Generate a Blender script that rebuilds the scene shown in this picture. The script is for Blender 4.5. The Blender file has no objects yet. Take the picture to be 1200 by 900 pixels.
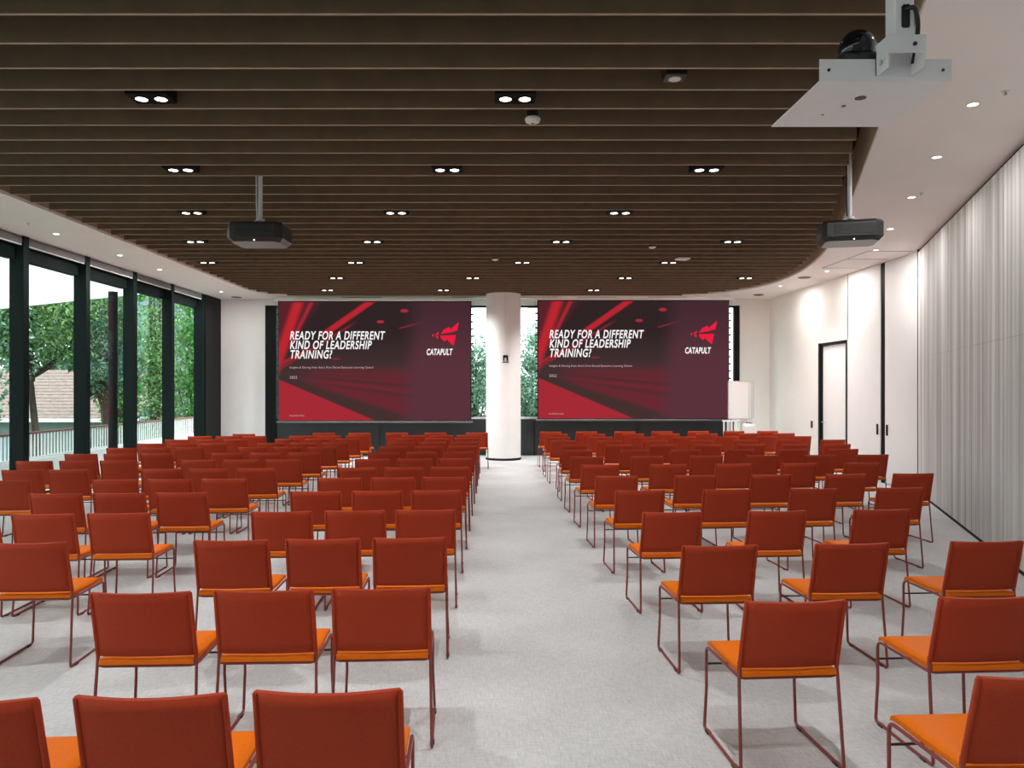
import bpy, math, random
from mathutils import Vector, Matrix
import numpy as np

S = bpy.context.scene
C = S.collection
# ------------------------------------------------------------------ camera
cam_d = bpy.data.cameras.new('camera')
cam = bpy.data.objects.new('camera', cam_d); C.objects.link(cam)
cam.location = (0, 0, 1.76); cam.rotation_euler = (math.radians(90), 0, 0)
cam_d.sensor_width = 36; cam_d.lens = 36*890/1200
cam_d.shift_x = 20/1200; cam_d.shift_y = 5/1200
cam_d.clip_start = .05; cam_d.clip_end = 400
S.camera = cam
# ------------------------------------------------------------------ world: bright overcast sky
W = bpy.data.worlds.new('world'); S.world = W; W.use_nodes = True
bg = W.node_tree.nodes['Background']
bg.inputs[0].default_value = (.93, .96, 1, 1); bg.inputs[1].default_value = 3.8
sun_d = bpy.data.lights.new('sun', 'SUN'); sun_d.energy = 3.2; sun_d.angle = math.radians(12); sun_d.color = (1, .97, .9)
sun = bpy.data.objects.new('sun', sun_d); C.objects.link(sun)
sun.rotation_euler = (math.radians(38), 0, math.radians(65)); sun.location = (-20, 10, 30)
SPOT_W = 165; EDGE_W = 26
vs = S.view_settings
vs.view_transform = 'Standard'; vs.look = 'None'; vs.gamma = 1; vs.exposure = 0.08; vs.use_curve_mapping = False
S.cycles.use_denoising = True
S.cycles.max_bounces = 9; S.cycles.diffuse_bounces = 5; S.cycles.transparent_max_bounces = 24
S.cycles.sample_clamp_indirect = 6
random.seed(4); rng = np.random.default_rng(5)

# ------------------------------------------------------------------ materials
MATS = {}
def mat(name, col, rough=.6, metal=0, spec=.5, noise=None, bump=None, emit=None):
    """noise=(scale, amount): fine procedural colour variation; bump=(scale, strength)"""
    m = bpy.data.materials.new(name); m.use_nodes = True
    nt = m.node_tree; b = nt.nodes['Principled BSDF']
    b.inputs['Base Color'].default_value = (*col, 1)
    b.inputs['Roughness'].default_value = rough
    b.inputs['Metallic'].default_value = metal
    b.inputs['Specular IOR Level'].default_value = spec
    tc = nt.nodes.new('ShaderNodeTexCoord')
    if noise:
        n = nt.nodes.new('ShaderNodeTexNoise'); n.inputs['Scale'].default_value = noise[0]; n.inputs['Detail'].default_value = 6
        nt.links.new(tc.outputs['Object'], n.inputs['Vector'])
        r = nt.nodes.new('ShaderNodeMapRange'); r.inputs[1].default_value = .3; r.inputs[2].default_value = .7
        r.inputs[3].default_value = 1-noise[1]; r.inputs[4].default_value = 1+noise[1]
        nt.links.new(n.outputs[0], r.inputs[0])
        v = nt.nodes.new('ShaderNodeVectorMath'); v.operation = 'SCALE'; v.inputs[0].default_value = col
        nt.links.new(r.outputs[0], v.inputs['Scale']); nt.links.new(v.outputs[0], b.inputs['Base Color'])
    if bump:
        n2 = nt.nodes.new('ShaderNodeTexNoise'); n2.inputs['Scale'].default_value = bump[0]; n2.inputs['Detail'].default_value = 3
        nt.links.new(tc.outputs['Object'], n2.inputs['Vector'])
        bp = nt.nodes.new('ShaderNodeBump'); bp.inputs['Strength'].default_value = bump[1]; bp.inputs['Distance'].default_value = .01
        nt.links.new(n2.outputs[0], bp.inputs['Height']); nt.links.new(bp.outputs[0], b.inputs['Normal'])
    if emit:
        b.inputs['Emission Color'].default_value = (*emit[0], 1); b.inputs['Emission Strength'].default_value = emit[1]
    MATS[name] = m
    return m
M_white = mat('white_paint', (.87, .86, .845), .7, noise=(3, .012))
M_ceil = mat('ceiling_paint', (.84, .81, .79), .75, noise=(2, .012))
M_cream = mat('cream_paint', (.88, .85, .80), .7, noise=(3, .012))
M_slat = mat('baffle_felt', (.175, .120, .078), .9, spec=.2, noise=(6, .08))
M_slat_lit = mat('baffle_felt_lit', (.38, .30, .23), .8, spec=.2, noise=(6, .05))  # lighter copy of the felt: floor bounce on bottom faces put into colour
M_tan = mat('recess_tan', (.38, .285, .19), .8, noise=(4, .04))
M_void = mat('void_black', (.012, .011, .010), .9, spec=.1, noise=(5, .1))
M_black = mat('black_metal', (.008, .009, .009), .6, spec=.15, noise=(8, .1))
M_fin = mat('window_frame_dark', (.006, .013, .012), .7, spec=.1, noise=(6, .1))
M_blind = mat('blind_box_grey', (.11, .11, .11), .5, noise=(6, .05))
M_alu = mat('aluminium', (.62, .62, .62), .35, metal=.8, noise=(8, .04))
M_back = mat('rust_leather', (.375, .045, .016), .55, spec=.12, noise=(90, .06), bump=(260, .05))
M_seat = mat('orange_leather', (.74, .155, .004), .55, spec=.15, noise=(90, .05), bump=(260, .05))
M_tube = mat('maroon_tube', (.23, .042, .035), .35, noise=(20, .05))
M_tubed = mat('dark_tube', (.035, .014, .013), .4, noise=(20, .05))
M_carpet_dummy = None
M_steel = mat('white_steel', (.78, .79, .80), .4, noise=(10, .02))
M_plast = mat('black_plastic', (.013, .013, .014), .35, noise=(20, .1))
M_proj = mat('projector_shell', (.022, .024, .023), .28, noise=(20, .08))
M_projb = mat('projector_shell_reflect', (.16, .18, .17), .35, noise=(20, .05))  # lighter copy of the shell, reflection from below put into its colour
M_wplast = mat('white_plastic', (.72, .72, .70), .4, noise=(20, .02))
M_lamp = mat('lamp_disc', (.9, .9, .88), .5, noise=(30, .01), emit=((1, .97, .92), 7))
M_low = mat('dark_panel', (.018, .024, .024), .4, noise=(4, .1))
M_deck = mat('deck_white', (.75, .76, .76), .7, noise=(4, .05))
M_rail = mat('railing_white', (.80, .82, .82), .5, noise=(8, .02))
M_hand = mat('handrail_redwood', (.20, .045, .04), .5, noise=(20, .1))
M_trunk = mat('bark', (.07, .055, .045), .9, noise=(9, .3), bump=(30, .6))
M_roof = mat('roof_tile', (.19, .150, .13), .8, noise=(9, .3))
M_house = mat('house_wall', (.16, .22, .21), .8, noise=(4, .1))
M_slate = mat('blue_grey_siding', (.20, .25, .33), .7, noise=(4, .1))
M_pale = mat('pale_render', (.70, .78, .80), .8, noise=(.6, .05))
M_paleglass = mat('far_window_glass', (.16, .24, .28), .15, noise=(.8, .1))
M_ground = mat('ground_green', (.08, .13, .06), .9, noise=(1.2, .3))
M_board = mat('whiteboard', (.82, .80, .79), .25, noise=(3, .01))

def carpet():
    m = bpy.data.materials.new('carpet'); m.use_nodes = True; nt = m.node_tree; b = nt.nodes['Principled BSDF']
    b.inputs['Roughness'].default_value = .95; b.inputs['Specular IOR Level'].default_value = .15
    tc = nt.nodes.new('ShaderNodeTexCoord')
    def N(scale, det, stretch=None, rot=0):
        mp = nt.nodes.new('ShaderNodeMapping'); nt.links.new(tc.outputs['Object'], mp.inputs[0])
        if stretch: mp.inputs['Scale'].default_value = stretch
        mp.inputs['Rotation'].default_value = (0, 0, rot)
        n = nt.nodes.new('ShaderNodeTexNoise'); n.inputs['Scale'].default_value = scale; n.inputs['Detail'].default_value = det
        nt.links.new(mp.outputs[0], n.inputs[0]); return n.outputs[0]
    def add(a, b_, k):
        x = nt.nodes.new('ShaderNodeMath'); x.operation = 'MULTIPLY_ADD'
        nt.links.new(b_, x.inputs[0]); x.inputs[1].default_value = k; nt.links.new(a, x.inputs[2]); return x.outputs[0]
    base = N(1.1, 5)
    v = add(base, N(14, 3, (1, 6, 1), .7), .9)
    v = add(v, N(14, 3, (6, 1, 1), .7), .9)
    v = add(v, N(160, 2), 1.0)
    r = nt.nodes.new('ShaderNodeValToRGB')
    mr = nt.nodes.new('ShaderNodeMapRange'); mr.inputs[1].default_value = 1.45; mr.inputs[2].default_value = 2.35
    nt.links.new(v, mr.inputs[0]); nt.links.new(mr.outputs[0], r.inputs[0])
    r.color_ramp.elements[0].color = (.40, .405, .41, 1); r.color_ramp.elements[1].color = (.64, .64, .64, 1)
    nt.links.new(r.outputs[0], b.inputs['Base Color'])
    bp = nt.nodes.new('ShaderNodeBump'); bp.inputs['Strength'].default_value = .25; bp.inputs['Distance'].default_value = .01
    nt.links.new(v, bp.inputs['Height']); nt.links.new(bp.outputs[0], b.inputs['Normal'])
    return m
M_carpet = carpet()

WALL_DIR = Vector((.381, 1, 0)).normalized()
def acoustic():
    m = bpy.data.materials.new('acoustic_stripe'); m.use_nodes = True; nt = m.node_tree; b = nt.nodes['Principled BSDF']
    b.inputs['Roughness'].default_value = .85; b.inputs['Specular IOR Level'].default_value = .2
    tc = nt.nodes.new('ShaderNodeTexCoord')
    d = nt.nodes.new('ShaderNodeVectorMath'); d.operation = 'DOT_PRODUCT'; d.inputs[1].default_value = WALL_DIR
    nt.links.new(tc.outputs['Object'], d.inputs[0])
    sx = nt.nodes.new('ShaderNodeSeparateXYZ'); nt.links.new(tc.outputs['Object'], sx.inputs[0])
    cz = nt.nodes.new('ShaderNodeMath'); cz.operation = 'MULTIPLY'; cz.inputs[1].default_value = .012; nt.links.new(sx.outputs[2], cz.inputs[0])
    cb = nt.nodes.new('ShaderNodeCombineXYZ'); nt.links.new(d.outputs['Value'], cb.inputs[0]); nt.links.new(cz.outputs[0], cb.inputs[1])
    def N(s, det):
        n = nt.nodes.new('ShaderNodeTexNoise'); n.inputs['Scale'].default_value = s; n.inputs['Detail'].default_value = det
        nt.links.new(cb.outputs[0], n.inputs[0]); return n.outputs[0]
    a = N(5, 2); c = N(19, 3)
    mx = nt.nodes.new('ShaderNodeMath'); mx.operation = 'MULTIPLY_ADD'; mx.inputs[1].default_value = .9
    nt.links.new(a, mx.inputs[0]); nt.links.new(c, mx.inputs[2])
    r = nt.nodes.new('ShaderNodeValToRGB'); mr = nt.nodes.new('ShaderNodeMapRange')
    mr.inputs[1].default_value = .62; mr.inputs[2].default_value = 1.25
    nt.links.new(mx.outputs[0], mr.inputs[0]); nt.links.new(mr.outputs[0], r.inputs[0])
    r.color_ramp.elements[0].color = (.33, .32, .31, 1); r.color_ramp.elements[1].color = (.90, .88, .855, 1)
    nt.links.new(r.outputs[0], b.inputs['Base Color'])
    bp = nt.nodes.new('ShaderNodeBump'); bp.inputs['Strength'].default_value = .5; bp.inputs['Distance'].default_value = .03
    nt.links.new(mx.outputs[0], bp.inputs['Height']); nt.links.new(bp.outputs[0], b.inputs['Normal'])
    return m
M_acou = acoustic()

def glass(name, tint):
    m = bpy.data.materials.new(name); m.use_nodes = True; nt = m.node_tree; nt.nodes.clear()
    o = nt.nodes.new('ShaderNodeOutputMaterial'); mx = nt.nodes.new('ShaderNodeMixShader')
    t = nt.nodes.new('ShaderNodeBsdfTransparent'); t.inputs[0].default_value = (*tint, 1)
    g = nt.nodes.new('ShaderNodeBsdfGlossy'); g.inputs['Roughness'].default_value = .02
    lw = nt.nodes.new('ShaderNodeLayerWeight'); pw = nt.nodes.new('ShaderNodeMath'); pw.operation = 'POWER'; pw.inputs[1].default_value = 4
    f = nt.nodes.new('ShaderNodeMath'); f.operation = 'MULTIPLY_ADD'; f.inputs[1].default_value = .22; f.inputs[2].default_value = .012
    nt.links.new(lw.outputs['Facing'], pw.inputs[0]); nt.links.new(pw.outputs[0], f.inputs[0])
    nt.links.new(f.outputs[0], mx.inputs[0]); nt.links.new(t.outputs[0], mx.inputs[1]); nt.links.new(g.outputs[0], mx.inputs[2])
    nt.links.new(mx.outputs[0], o.inputs[0]); return m
M_glass = glass('window_glass', (.93, .965, .955))
def leaf(name, c1, c2):
    m = bpy.data.materials.new(name); m.use_nodes = True; nt = m.node_tree; nt.nodes.clear()
    o = nt.nodes.new('ShaderNodeOutputMaterial'); mx = nt.nodes.new('ShaderNodeMixShader'); mx.inputs[0].default_value = .4
    d = nt.nodes.new('ShaderNodeBsdfDiffuse'); t = nt.nodes.new('ShaderNodeBsdfTranslucent')
    g = nt.nodes.new('ShaderNodeNewGeometry'); r = nt.nodes.new('ShaderNodeValToRGB')
    r.color_ramp.elements[0].color = (*c1, 1); r.color_ramp.elements[1].color = (*c2, 1)
    nt.links.new(g.outputs['Random Per Island'], r.inputs[0])
    nt.links.new(r.outputs[0], d.inputs[0]); nt.links.new(r.outputs[0], t.inputs[0])
    nt.links.new(d.outputs[0], mx.inputs[1]); nt.links.new(t.outputs[0], mx.inputs[2]); nt.links.new(mx.outputs[0], o.inputs[0]); return m
M_leaf = leaf('leaf_green', (.05, .15, .06), (.30, .50, .20))
M_leaf2 = leaf('leaf_bluegreen', (.05, .15, .10), (.32, .50, .36))
M_leaf3 = leaf('leaf_bright', (.04, .20, .05), (.28, .58, .20))
def canopy():
    m = bpy.data.materials.new('canopy_membrane'); m.use_nodes = True; nt = m.node_tree; nt.nodes.clear()
    o = nt.nodes.new('ShaderNodeOutputMaterial'); mx = nt.nodes.new('ShaderNodeMixShader'); mx.inputs[0].default_value = .75
    n = nt.nodes.new('ShaderNodeTexNoise'); n.inputs['Scale'].default_value = 1.5
    r = nt.nodes.new('ShaderNodeValToRGB'); r.color_ramp.elements[0].color = (.80, .86, .86, 1); r.color_ramp.elements[1].color = (.92, .95, .95, 1)
    nt.links.new(n.outputs[0], r.inputs[0])
    d = nt.nodes.new('ShaderNodeBsdfDiffuse'); t = nt.nodes.new('ShaderNodeBsdfTranslucent')
    for x in (d, t): nt.links.new(r.outputs[0], x.inputs[0])
    nt.links.new(d.outputs[0], mx.inputs[1]); nt.links.new(t.outputs[0], mx.inputs[2]); nt.links.new(mx.outputs[0], o.inputs[0]); return m
M_canopy = canopy()

# ------------------------------------------------------------------ mesh helpers
class MB:
    def __init__(s): s.v = []; s.f = []; s.sm = []
    def add(s, vs, fs, smooth=False):
        o = len(s.v); s.v += [tuple(p) for p in vs]
        for f in fs: s.f.append([i+o for i in f]); s.sm.append(smooth)
        return s
    def box(s, x0, x1, y0, y1, z0, z1):
        return s.add([(x0,y0,z0),(x1,y0,z0),(x1,y1,z0),(x0,y1,z0),(x0,y0,z1),(x1,y0,z1),(x1,y1,z1),(x0,y1,z1)],
              [(0,3,2,1),(4,5,6,7),(0,1,5,4),(1,2,6,5),(2,3,7,6),(3,0,4,7)])
    def bbox(s, x0, x1, y0, y1, z0, z1, b=.01):
        """box with chamfered edges along the vertical and top"""
        def ring(i, z): return [(x0+i+b,y0+i,z),(x1-i-b,y0+i,z),(x1-i,y0+i+b,z),(x1-i,y1-i-b,z),(x1-i-b,y1-i,z),(x0+i+b,y1-i,z),(x0+i,y1-i-b,z),(x0+i,y0+i+b,z)]
        rs = [ring(b, z0), ring(0, z0+b), ring(0, z1-b), ring(b, z1)]
        vs = sum(rs, []); fs = [list(range(7,-1,-1)), list(range(24,32))]
        for k in range(3):
            for i in range(8): fs.append((k*8+i, k*8+(i+1)%8, k*8+8+(i+1)%8, k*8+8+i))
        return s.add(vs, fs)
    def prism(s, poly, z0, z1):
        n = len(poly); vs = [(x,y,z0) for x,y in poly]+[(x,y,z1) for x,y in poly]
        fs = [list(range(n-1,-1,-1)), list(range(n,2*n))]+[(i,(i+1)%n,n+(i+1)%n,n+i) for i in range(n)]
        return s.add(vs, fs)
    def prism_xz(s, poly, y0, y1):
        n = len(poly); vs = [(x,y0,z) for x,z in poly]+[(x,y1,z) for x,z in poly]
        fs = [list(range(n)), list(range(2*n-1,n-1,-1))]+[(i,n+i,n+(i+1)%n,(i+1)%n) for i in range(n)]
        return s.add(vs, fs)
    def tube(s, pts, r, n=6, rs=None, cap=True):
        pts = [Vector(p) for p in pts]; m = len(pts); vs = []; up = None
        for i, p in enumerate(pts):
            t = (pts[min(i+1,m-1)]-pts[max(i-1,0)]).normalized()
            if up is None:
                up = t.orthogonal().normalized()
            up = (up - t*up.dot(t)).normalized(); side = t.cross(up)
            rr = rs[i] if rs else r
            for k in range(n):
                a = 2*math.pi*k/n; vs.append(p+(up*math.cos(a)+side*math.sin(a))*rr)
        fs = []
        for i in range(m-1):
            for k in range(n): fs.append((i*n+k, i*n+(k+1)%n, (i+1)*n+(k+1)%n, (i+1)*n+k))
        s.add(vs, fs, True)
        if cap: s.add(vs[:n], [list(range(n-1,-1,-1))]); s.add(vs[-n:], [list(range(n))])
        return s
    def lathe(s, prof, cx=0, cy=0, n=24, cap=True):
        vs = []; fs = []
        for r, z in prof:
            for k in range(n): a = 2*math.pi*k/n; vs.append((cx+r*math.cos(a), cy+r*math.sin(a), z))
        for i in range(len(prof)-1):
            for k in range(n): fs.append((i*n+k, i*n+(k+1)%n, (i+1)*n+(k+1)%n, (i+1)*n+k))
        s.add(vs, fs, True)
        if cap:
            s.add(vs[:n], [list(range(n-1,-1,-1))]); s.add(vs[-n:], [list(range(n))])
        return s
    def build(s, name, m, parent=None, **tags):
        me = bpy.data.meshes.new(name); me.from_pydata(s.v, [], s.f); me.update()
        if any(s.sm): me.polygons.foreach_set('use_smooth', s.sm)
        if m: me.materials.append(m)
        o = bpy.data.objects.new(name, me); C.objects.link(o)
        if parent: o.parent = parent
        for k, v in tags.items():
            if v is not None: o[k] = v
        return o
def empty(name, loc=(0,0,0), rz=0, **tags):
    o = bpy.data.objects.new(name, None); C.objects.link(o); o.location = loc; o.rotation_euler = (0,0,rz); o.empty_display_size = .1
    for k, v in tags.items():
        if v is not None: o[k] = v
    return o
def rounded(pts, r, seg=4):
    """polyline with rounded corners"""
    pts = [Vector(p) for p in pts]; out = [pts[0]]
    for i in range(1, len(pts)-1):
        a, b, c = pts[i-1], pts[i], pts[i+1]
        d1 = (a-b).normalized(); d2 = (c-b).normalized(); rr = min(r, (a-b).length*.45, (c-b).length*.45)
        p0, p1 = b+d1*rr, b+d2*rr
        for k in range(seg+1):
            t = k/seg; out.append(p0*(1-t)**2 + b*2*t*(1-t) + p1*t*t)
    return out+[pts[-1]]
def copy_tree(o, parent=None):
    c = o.copy(); C.objects.link(c); c.parent = parent
    for ch in [x for x in bpy.data.objects if x.parent == o]: copy_tree(ch, c)
    return c
ORD = ['zeroth','first','second','third','fourth','fifth','sixth','seventh','eighth','ninth','tenth','eleventh','twelfth','thirteenth','fourteenth']

# ------------------------------------------------------------------ setting: dimensions
CZ = 4.09          # white ceiling height
XL = -7.2          # inner edge of the window fins
ZB = 19.9          # back wall (depth along y)
def xr(y):         # inner face of the right-hand wall
    if y < 2: return 4.95+.381*(2-7.1)
    if y < 12.8: return 4.95+.381*(y-7.1)
    return 7.22
MB().box(-7.42, 7.6, -4, ZB+.1, -.2, 0).build('floor', M_carpet, kind='structure')

# ceiling opening
OP_END = 19.35
def op_left(y):
    x = -5.89
    if y > 17.6:
        t = min(1, (y-17.6)/(OP_END-17.6)); x += 1.2*(1-math.sqrt(max(0, 1-t**2.6)))
    return x
def op_right(y):
    x = 2.59+.381*(y-4.56)
    # rounds off towards the far end
    k = 6.40 - .5*max(0, y-15.2)**1.0*.12
    s = .55
    x = -s*math.log(math.exp(-x/s)+math.exp(-k/s))
    if y > 16.4:
        t = min(1, (y-16.4)/(OP_END-16.4)); x -= 2.0*(1-math.sqrt(max(0, 1-t**2.2)))
    return x
ys = [-4+.5*i for i in range(41)]+[16.5+.15*i for i in range(19)]+[19.28, OP_END]
ys = sorted(set(round(y, 3) for y in ys))
ys = [y for y in ys if y <= OP_END]
ceil = MB()
for a, b in zip(ys[:-1], ys[1:]):
    for (x0a, x1a, x0b, x1b) in ((-7.45, op_left(a), -7.45, op_left(b)), (op_right(a), xr(a)+.35, op_right(b), xr(b)+.35)):
        ceil.prism([(x0a, a), (x1a, a), (x1b, b), (x0b, b)], CZ, CZ+.04)
ceil.box(-7.45, 7.6, OP_END, ZB+.1, CZ, CZ+.04)
ceiling = ceil.build('ceiling', M_ceil, kind='structure')
# recess: side faces and black soffit
edge = [(op_left(y), y) for y in ys]+[(op_right(y), y) for y in reversed(ys)]
rs = MB()
n = len(edge)
vs_ = [(x, y, CZ+.04) for x, y in edge]+[(x, y, CZ+.55) for x, y in edge]
rs.add(vs_, [(i, i+1, n+i+1, n+i) for i in range(n-1)])
rs.build('recess_side', M_tan, ceiling)
MB().box(-7.45, 7.7, -4.1, ZB+.2, CZ+.55, CZ+.7).build('recess_top', M_void, ceiling)
for i in range(-9, 37):
    y = 4.73+.4*i
    if y > OP_END-.15: break
    x0 = max(op_left(y), op_left(y+.03))+.06; x1 = min(op_right(y), op_right(y+.03))-.17
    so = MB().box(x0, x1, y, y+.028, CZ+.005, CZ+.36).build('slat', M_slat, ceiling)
    so.data.materials.append(M_slat_lit); so.data.polygons[0].material_index = 1
# linear slot diffusers at the far edge of the ceiling opening
for k, x in enumerate((-3.9, -1.1, .6, 2.1, 3.9)):
    MB().box(x, x+1.0, OP_END+.03, OP_END+.09, CZ-.006, CZ+.002).build('slot_diffuser', M_void, ceiling)
# access hatch outline in the white ceiling
hp = MB()
for x0, x1, y0, y1 in ((6.33,7.1,12.9,12.92),(6.33,7.1,13.7,13.72),(6.33,7.1,14.7,14.72),(6.33,6.35,12.9,14.72)):
    hp.box(x0, x1, y0, y1, CZ-.004, CZ+.002)
hp.build('access_hatch_seam', M_blind, ceiling)

# ---- left glazing
FIN_Y = [11.6+1.775*k for k in range(-8, 5)]     # near face of each fin (depth)
wn = 0
for k, y in enumerate(FIN_Y):
    wn += 1
    y1 = FIN_Y[k+1] if k+1 < len(FIN_Y) else ZB
    w = empty('window_%d' % wn, (-7.4, y, 0), kind='structure')
    MB().box(-.02, .2, 0, .14, 0, CZ).build('mullion', M_fin, w)
    if k == len(FIN_Y)-1: break
    g0, g1 = .14, y1-y
    MB().box(-.012, .0, g0, g1, .05, 3.74).build('pane', M_glass, w)
    MB().box(-.06, .05, g0, g1, 0, .06).build('bottom_rail', M_fin, w)
    MB().box(-.06, .06, g0, g1, 3.74, CZ).build('head_panel', M_fin, w)
    bb = MB().bbox(.07, .19, g0+.01, g1-.01, 3.96, CZ-.01, .01).build('blind_box', M_blind, w)
    MB().box(.16, .185, g0+.02, g1-.02, 3.945, 3.96).build('blind_bottom_bar', M_steel, bb)
# dark return at the end of the glazing
MB().box(-7.42, XL+.02, 18.85, ZB+.1, 0, CZ).build('trim_1', M_black, kind='structure')

# ---- back wall
MB().box(XL-.2, -6.02, ZB, ZB+.25, 0, CZ).build('wall_back_left', M_white, kind='structure')
MB().box(6.42, 7.6, ZB, ZB+.25, 0, CZ).build('wall_back_right', M_cream, kind='structure')
MB().box(-6.02, 6.42, ZB, ZB+.25, 3.93, CZ).build('wall_back_head', M_white, kind='structure')
low = MB().box(-5.72, 6.3, ZB+.03, ZB+.2, 0, .95).build('wall_back_low', M_low, kind='structure')
x = -5.72
while x < 6.2:
    MB().box(x+.012, min(x+1.35, 6.3)-.012, ZB, ZB+.03, .02, .94).build('panel', M_low, low); x += 1.35
bw = [(-6.0, -3.9), (-3.9, -1.9), (-1.9, .2), (.2, 2.2), (2.2, 4.25), (4.25, 6.42)]
for a, b in bw:
    wn += 1
    w = empty('window_%d' % wn, (a, ZB+.1, .95), kind='structure'); L = b-a
    lw = .28 if a == -6.0 else .04; rw = .14 if b == 6.42 else .04
    if a == -6.0: MB().box(-.02, lw, -.1, .1, -.95, 2.98).build('frame_stile', M_black, w)
    else: MB().box(0, lw, -.05, .05, 0, 2.98).build('frame_stile', M_black, w)
    MB().box(L-rw, L, -.05, .05, 0, 2.98).build('frame_stile', M_black, w)
    MB().box(lw, L-rw, -.05, .05, 2.93, 2.98).build('frame_head', M_black, w)
    MB().box(lw, L-rw, -.05, .05, 0, .05).build('frame_sill', M_steel, w)
    MB().box(lw, L-rw, 0, .012, .05, 2.93).build('pane', M_glass, w)

# ---- right wall: striped acoustic panels on the slanted partition, then cream wall with doors
def rw_pt(y, off=0, zz=0):
    p = Vector((xr(y), y, zz)); nrm = Vector((WALL_DIR.y, -WALL_DIR.x, 0)); return p+nrm*off   # off>0 : behind the face
def slab(y0, y1, z0, z1, o0, o1):
    a, b, c, d = rw_pt(y0, o0), rw_pt(y1, o0), rw_pt(y1, o1), rw_pt(y0, o1)
    return MB().prism([(a.x,a.y),(b.x,b.y),(c.x,c.y),(d.x,d.y)], z0, z1)
wr = slab(2.0, 12.78, 0, CZ, .03, .2).build('wall_right', M_void, kind='structure')
seams = [2.0, 2.59, 3.89, 5.19, 6.49, 7.79, 9.09, 10.39, 11.69, 12.76]
for a, b in zip(seams[:-1], seams[1:]):
    for z0, z1 in ((.037, 2.267), (2.270, CZ-.05)):
        slab(a+.012, b-.012, z0, z1, 0, .03).build('panel', M_acou, wr)
slab(2.0, 12.78, 0, .035, -.004, .03).build('baseboard_right', M_black, kind='structure')
slab(12.76, 12.80, 0, CZ, -.01, .2).build('trim_2', M_black, kind='structure')
MB().box(xr(1.9), xr(1.9)+.2, -4, 2.05, 0, CZ).build('wall_right_near', M_white, kind='structure')
MB().box(-7.5, 3.4, -4.2, -4, 0, CZ).build('wall_front', M_white, kind='structure')
# short return and far wall
XF = 7.2
MB().box(XF-.02, XF+.15, 12.84, 13.2, 0, CZ).build('wall_right_return', M_white, kind='structure')
fw = MB()
fw.box(XF, XF+.2, 15.5, 15.52, 0, CZ); fw.box(XF, XF+.2, 16.80, ZB, 0, CZ); fw.box(XF, XF+.2, 15.5, 16.80, 2.75, CZ)
fw.box(XF+.12, XF+.2, 13.0, 15.5, 0, CZ)
fw.build('wall_right_far', M_cream, kind='structure')
d1 = empty('door_1', (XF, 16.15, 0), kind='structure')
MB().box(.03, .07, -.58, .58, 0, 2.68).build('door_leaf', M_white, d1)
fr = MB(); fr.box(-.015, .1, -.63, -.585, 0, 2.75); fr.box(-.05, .1, .585, .65, 0, 2.75); fr.box(-.015, .1, -.585, .585, 2.69, 2.75)
fr.build('door_frame', M_black, d1)
MB().tube([(.03,.5,1.02),(-.03,.5,1.02),(-.03,.38,1.02)], .012).build('handle', M_alu, d1)
for nme, y0, y1, hy in (('door_2', 14.20, 15.49, 14.29), ('door_3', 13.21, 14.02, 13.94)):
    d = empty(nme, (XF, y0, 0), kind='structure')
    MB().box(.0, .05, 0, y1-y0, .01, CZ-.01).build('door_leaf', M_white, d)
    MB().bbox(-.012, .0, hy-y0-.03, hy-y0+.03, .89, 1.09, .004).build('handle', M_black, d)
MB().box(XF+.02, XF+.1, 14.02, 14.20, 0, CZ).build('trim_3', M_black, kind='structure')

# ------------------------------------------------------------------ terrace and outdoors
MB().box(-9.35, -7.42, -6, 27, -.3, -.02).build('terrace_floor', M_deck, kind='structure')
MB().box(-9.32, -9.12, -6, 27, -.02, .35).build('terrace_kerb', M_deck, kind='structure')
MB().prism([(-7.46,-4),(-7.46,17.2),(-8.1,17.4),(-10.6,18.9),(-13.5,20.7),(-17,22.2),(-17,-4)], 3.92, 4.0).build('terrace_canopy', M_canopy, kind='structure')
MB().box(-90, 90, -40, 140, -3.4, -3.2).build('ground', M_ground, kind='structure')
po = empty('canopy_post', (-8.55, 17.0, 0), label='dark round post standing on the terrace outside the windows', category='post')
MB().lathe([(.1,-.02),(.1,3.93)], n=16).build('shaft', M_black, po)
MB().lathe([(.16,-.02),(.16,.02),(.11,.03)], n=16).build('base_plate', M_black, po)
rl = empty('railing', (-9.22, 10.5, .35), label='white terrace railing with red-brown handrail outside the windows', category='railing')
bal = None
yy = 0.0
while yy < 14.5:
    if bal is None:
        bal = MB().box(-.010, .010, -.011, .011, .04, .50).build('baluster', M_rail, rl); bal.location.y = yy
    else:
        c = bal.copy(); C.objects.link(c); c.location.y = yy
    yy += .115
MB().box(-.025, .025, -.1, 14.5, .0, .04).build('bottom_rail', M_rail, rl)
MB().bbox(-.035, .035, -.1, 14.5, .50, .545, .008).build('handrail', M_hand, rl)

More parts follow.
